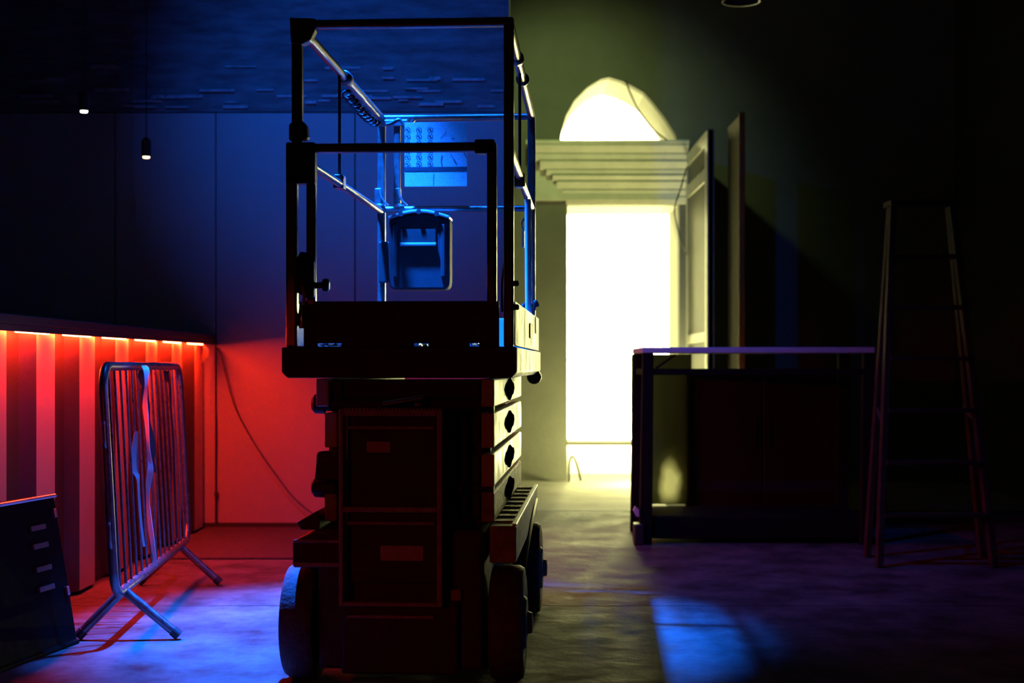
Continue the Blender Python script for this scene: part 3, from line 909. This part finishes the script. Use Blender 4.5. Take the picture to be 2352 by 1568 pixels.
for x in (tx0 + 0.015, tx1 - lw + 0.01):
    TL(MB().box(x, x + 0.04, TD + 0.065, TD + 0.67, zb0, zb1)).build('cross_bar', 'table_steel', tbl, bevel=0.003)
br = MB()
bar(br, P(1506, 846, TD + 0.05), P(1552, 814, TD + 0.05), 0.012, 0.012)
TL(br).build('brace', 'table_steel', tbl)
TL(MB().box(tx0 + 0.03, tx1 - 0.03, TD + 0.06, TD + 0.70, 0.03, 0.17)).build('base_shelf', 'table_steel', tbl, bevel=0.01)
fx = P(1457, 0, TD - 0.02).x
TL(MB().box(fx, fx + 0.06, TD - 0.03, TD + 0.10, 0.0, 0.13)).build('foot_block', 'black_plastic', tbl, bevel=0.01)
TL(MB().prism([P(1455, 1172, TD - 0.02), P(1459, 1163, TD - 0.02), P(1467, 1170, TD - 0.02), P(1468, 1186, TD - 0.02), P(1462, 1186, TD - 0.02)], (0, 0.05, 0))).build('foot_bracket', 'lift_white', tbl)

def sheet_material():
    m_ = bpy.data.materials.new('smoky_plastic')
    m_.use_nodes = True
    nt = m_.node_tree
    nt.nodes.remove(nt.nodes['Principled BSDF'])
    out = nt.nodes['Material Output']
    tr = nt.nodes.new('ShaderNodeBsdfTranslucent')
    df = nt.nodes.new('ShaderNodeBsdfDiffuse')
    df.inputs['Color'].default_value = (0.02, 0.02, 0.015, 1)
    ad = nt.nodes.new('ShaderNodeAddShader')
    tc = nt.nodes.new('ShaderNodeTexCoord')
    mp = nt.nodes.new('ShaderNodeMapping')
    mp.inputs['Location'].default_value = (0.0, 0.0, 0.0)
    mp.inputs['Scale'].default_value = (7.5, 0.0, 3.8)      # lamp's hot spot painted into the translucency, taller than wide
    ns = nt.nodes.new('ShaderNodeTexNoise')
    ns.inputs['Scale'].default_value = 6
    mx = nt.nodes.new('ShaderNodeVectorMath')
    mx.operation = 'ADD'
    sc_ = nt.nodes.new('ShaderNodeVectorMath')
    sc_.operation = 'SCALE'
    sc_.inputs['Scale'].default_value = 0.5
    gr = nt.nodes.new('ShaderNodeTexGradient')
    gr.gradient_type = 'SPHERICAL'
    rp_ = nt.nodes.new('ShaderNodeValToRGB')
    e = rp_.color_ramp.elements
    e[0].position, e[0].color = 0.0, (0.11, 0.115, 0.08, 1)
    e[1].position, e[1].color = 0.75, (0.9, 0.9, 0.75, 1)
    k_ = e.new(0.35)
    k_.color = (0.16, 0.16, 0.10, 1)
    L_ = nt.links.new
    L_(tc.outputs['Object'], mp.inputs['Vector'])
    L_(tc.outputs['Object'], ns.inputs['Vector'])
    L_(ns.outputs['Color'], sc_.inputs[0])
    L_(mp.outputs['Vector'], mx.inputs[0])
    L_(sc_.outputs['Vector'], mx.inputs[1])
    sb = nt.nodes.new('ShaderNodeVectorMath')
    sb.operation = 'SUBTRACT'
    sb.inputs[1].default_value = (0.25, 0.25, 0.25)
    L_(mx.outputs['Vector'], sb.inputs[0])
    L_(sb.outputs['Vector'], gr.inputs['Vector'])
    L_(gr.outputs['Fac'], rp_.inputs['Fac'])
    L_(rp_.outputs['Color'], tr.inputs['Color'])
    L_(tr.outputs[0], ad.inputs[0])
    L_(df.outputs[0], ad.inputs[1])
    L_(ad.outputs[0], out.inputs['Surface'])
    MATS['smoky_plastic'] = m_


sheet_material()
SHD = 9.455
hot = P(1541, 1105, SHD)
sh = MB()
cols, rows = 14, 10
vs = []
for j in range(rows + 1):
    for i in range(cols + 1):
        x = tx0 - 0.005 + (1.20 - tx0) * i / cols
        z = 0.175 + (zt0 - 0.178) * j / rows
        vs.append((x - hot.x, 0.010 * math.sin(i * 1.3 + 0.3 * j), z - hot.z))
sh.add(vs, [(j * (cols + 1) + i, j * (cols + 1) + i + 1, (j + 1) * (cols + 1) + i + 1, (j + 1) * (cols + 1) + i) for j in range(rows) for i in range(cols)])
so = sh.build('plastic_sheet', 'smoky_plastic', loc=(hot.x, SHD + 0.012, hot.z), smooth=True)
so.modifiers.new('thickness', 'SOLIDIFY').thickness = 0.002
tag(so, 'smoky plastic sheet hanging behind the left table leg, backlit, with a painted-in bright spot', 'sheet')

cab = empty('cabinet', (1.7, 10.0, 0))
tag(cab, 'glossy black cabinet standing under and behind the tall work table', 'cabinet')


def KL(mb):
    mb.v = [(x - 1.7, y - 10.0, z) for x, y, z in mb.v]
    return mb


KL(MB().box(1.16, 2.25, 9.52, 10.95, 0.04, 1.05)).build('body', 'gloss_black', cab, bevel=0.008)
KL(MB().box(1.19, 2.21, 9.54, 10.90, 0.0, 0.04)).build('plinth', 'black_plastic', cab)
for x0, x1 in ((1.165, 1.67), (1.68, 2.235)):
    dr = KL(MB().box(x0, x1, 9.50, 9.52, 0.07, 1.03)).build('door', 'gloss_black', cab, bevel=0.004)
    hx = 1.63 if x0 < 1.2 else 1.72
    KL(MB().tube([(hx, 9.492, 0.55), (hx, 9.492, 0.75)], 0.007, 8)).build('handle', 'table_steel', dr, smooth=True)

# ---------------------------------------------------------------- double-fold door, open against the right
def door_leaf(name, x, ya, yb, H, panels, label, thick=0.05):
    root = empty(name, (x, yb, 0))
    tag(root, label, 'door')
    o = (x, yb)

    def LL(mb):
        mb.v = [(a - x, b - yb, c_) for a, b, c_ in mb.v]
        return mb
    LL(MB().box(x + 0.012, x + thick, ya, yb, 0.01, H)).build('leaf', 'door_panel', root)
    fw = 0.16
    st = [(ya, ya + fw, 0.01, H), (yb - fw * 0.7, yb, 0.01, H)]
    for y0, y1, z0, z1 in st:
        LL(MB().box(x, x + thick + 0.01, y0, y1, z0, z1)).build('stile', 'door_paint', root, bevel=0.006)
    for z0, z1 in panels:
        LL(MB().box(x, x + thick + 0.01, ya + fw, yb - fw * 0.7, z0, z1)).build('rail', 'door_paint', root, bevel=0.006)
    return root


ds = door_leaf('door_leaf', 1.64, 11.95, 13.42, 3.08, [(2.96, 3.08), (2.66, 2.78), (1.30, 1.38), (0.01, 0.25)],
               'tall framed door leaf folded open at the right of the bright doorway')
d2 = empty('shutter_leaf', (1.78, 11.3, 0))
tag(d2, 'narrow second leaf standing edge-on in the dark just right of the open door', 'door')
m = MB().box(1.80 - 1.78, 1.84 - 1.78, -0.02, 0.55, 0.01, 3.08)
m.build('leaf', 'leaf_dark', d2, bevel=0.004)
MB().box(0.015, 0.065, -0.05, -0.02, 0.01, 3.10).build('edge_strip', 'wood', d2, bevel=0.006)

# cables around the doorway
tag(MB().tube(spline([P(1437, 185, 13.4), P(1448, 215, 13.42), P(1470, 258, 13.42), P(1500, 297, 13.42), P(1527, 318, 13.42), P(1545, 331, 13.42)]), 0.008, 6).build('cable', 'cable', smooth=True), 'dark cable hanging diagonally across the bright arch', 'cable')
tag(MB().tube(spline([P(1577, 385, 13.3), P(1564, 430, 13.2), P(1550, 475, 13.15), P(1552, 505, 13.15), P(1562, 545, 13.2), P(1577, 583, 13.3)]), 0.007, 6).build('cable', 'cable', smooth=True), 'dark cable looping along the open door leaf edge', 'cable')
tag(MB().tube(spline([P(1307, 1105, 13.45), P(1308, 1060, 13.3), P(1316, 1048, 13.2), P(1326, 1070, 13.1), P(1334, 1103, 13.0)]), 0.012, 6).build('hose', 'cable', smooth=True), 'short hose loop standing at the left foot of the doorway', 'hose')

# ---------------------------------------------------------------- stepladder, right
sl_ = empty('stepladder', (2.307, 7.70, 0))
tag(sl_, 'tall dark stepladder with tapering rails standing in the shadows at the far right', 'stepladder')
HT = 2.0


def rail_pair(y0, y1, hw0, hw1, xo, name):
    for s in (-1, 1):
        mm = MB()
        bar(mm, (xo + s * hw0, y0, 0.0), (s * hw1, y1, HT), 0.035, 0.06)
        mm.build(name, 'ladder_wood', sl_, bevel=0.004)


rail_pair(0.03, 0.30, 0.313, 0.165, 0.0, 'front_rail')
rail_pair(0.46, 0.34, 0.33, 0.165, 0.06, 'rear_rail')
z = 0.28
while z < HT - 0.1:
    t = z / HT
    hw = 0.313 + (0.165 - 0.313) * t - 0.012
    yy = 0.03 + 0.27 * t
    MB().box(-hw, hw, yy - 0.045, yy + 0.045, z - 0.012, z + 0.012).build('tread', 'ladder_wood', sl_, bevel=0.003)
    z += 0.285
MB().box(-0.19, 0.19, 0.24, 0.42, HT - 0.01, HT + 0.025).build('top_cap', 'ladder_wood', sl_, bevel=0.006)
mm = MB()
bar(mm, (-0.265, 0.13, 0.77), (-0.225, 0.42, 0.86), 0.008, 0.025)
mm.build('spreader', 'steel_bright', sl_)
mm = MB()
bar(mm, (0.265, 0.13, 0.77), (0.27, 0.42, 0.86), 0.008, 0.025)
mm.build('spreader', 'steel_bright', sl_)

# ---------------------------------------------------------------- lamps
def downlight(px, py, D, m_, label):
    p = P(px, py, D)
    root = empty('pendant_downlight', p)
    tag(root, label, 'lamp')
    MB().lathe([(0.026, 0.0), (0.030, 0.012), (0.030, 0.10), (0.012, 0.12)], (0, 0, 0.004), 'z', 20).build('housing', 'black_plastic', root, smooth=True)
    MB().lathe([(0.020, -0.006), (0.023, 0.004)], (0, 0, 0), 'z', 20).build('lens', m_, root)
    MB().tube([(0, 0, 0.12), (0, 0, ZC - p.z)], 0.004, 6).build('cord', 'cable', root)


downlight(193, 256, 8.6, 'lamp_pale', 'small pale white downlight glowing in the dark above the bar, upper of two')
downlight(336, 361, 9.0, 'lamp_amber', 'small amber downlight glowing in the dark above the bar, lower of two')


def stage_light(name, pos, tilt, lens, label):
    root = empty(name, pos)
    tag(root, label, 'stage light')
    b = MB().lathe([(0.07, 0.22), (0.10, 0.20), (0.115, 0.05), (0.125, 0.03), (0.125, 0.0), (0.115, 0.002), (0.105, 0.06)], (0, 0, 0.02), 'z', 28).build('can', 'black_plastic', root, smooth=True)
    MB().lathe([(0.10, 0.0), (0.10, 0.012)], (0, 0, 0.075), 'z', 24).build('lens', lens, b)
    MB().tube(spline([(-0.135, 0, 0.12), (-0.135, 0, 0.26), (-0.08, 0, 0.33), (0, 0, 0.34), (0.08, 0, 0.33), (0.135, 0, 0.26), (0.135, 0, 0.12)], 5), 0.01, 8).build('yoke', 'black_plastic', root, smooth=True)
    MB().tube([(0, 0, 0.34), (0, 0, ZC - pos[2])], 0.015, 8).build('drop_pole', 'black_plastic', root)


stage_light('stage_light', (BLUE_POS[0], BLUE_POS[1], BLUE_POS[2] - 0.01), 0, 'lamp_blue', 'blue stage light hung above the scissor lift, pointing down')
stage_light('stage_light', (BLUE_POS2[0], BLUE_POS2[1], BLUE_POS2[2] - 0.01), 0, 'lamp_blue', 'extra blue stage light added for spill above the scissor lift, nearest the doorway')
stage_light('stage_light', (BLUE_POS3[0], BLUE_POS3[1], BLUE_POS3[2] - 0.01), 0, 'lamp_blue', 'third blue stage light above the barrier, washing the back wall')
rp = P(1702, 12, 9.2)
stage_light('stage_light', tuple(rp), 0, 'black_plastic', 'unlit round stage light hanging high at the right of the arch')

fl = empty('ceiling_lamp', ROOM_LAMP)
tag(fl, 'round ceiling lamp hidden above the doorway in the room beyond', 'lamp')
MB().tube([(0, 0, 0.05), (0, 0, SZ - ROOM_LAMP[2])], 0.012, 8).build('stem', 'store_wall', fl, smooth=True)
MB().lathe([(0.03, 0.06), (0.10, 0.04), (0.20, -0.01), (0.21, -0.02)], (0, 0, 0.03), 'z', 24).build('shade', 'store_wall', fl, smooth=True)

wl = empty('work_lamp', (FLOOR_LAMP[0], FLOOR_LAMP[1], 0))
tag(wl, 'small work lamp on the floor glowing behind the plastic sheet under the table', 'lamp')
MB().box(-0.09, 0.09, -0.07, 0.07, 0.0, 0.02).build('base', 'table_steel', wl, bevel=0.004)
MB().tube([(0, 0, 0.02), (0, 0, 0.17)], 0.012, 8).build('stem', 'table_steel', wl, smooth=True)
MB().lathe([(0.02, 0.0), (0.035, 0.01), (0.035, 0.035), (0.02, 0.045)], (0, 0, 0.165), 'z', 16).build('socket', 'table_steel', wl, smooth=True)
MB().lathe([(0.012, 0.0), (0.022, 0.012), (0.022, 0.022), (0.010, 0.030)], (0, 0, 0.208), 'z', 14).build('bulb', 'lamp_white', wl, smooth=True)

gl = empty('fill_lamp', GREEN_POS)
tag(gl, 'unseen lamp added high on the return wall for a greenish fill on the arch wall', 'lamp')
MB().box(XD - GREEN_POS[0], XD - GREEN_POS[0] + 0.02, -0.06, 0.06, -0.06, 0.12).build('back_plate', 'black_plastic', gl, bevel=0.004)
MB().tube([(XD - GREEN_POS[0] + 0.02, 0, 0.08), (-0.03, 0, 0.09), (0, 0, 0.10)], 0.012, 8).build('arm', 'black_plastic', gl, smooth=True)
MB().box(-0.05, 0.05, -0.10, -0.06, -0.06, 0.10).build('hood', 'black_plastic', gl, bevel=0.004)
MB().box(-0.05, 0.05, -0.10, 0.04, 0.09, 0.11).build('hood_top', 'black_plastic', gl, bevel=0.004)
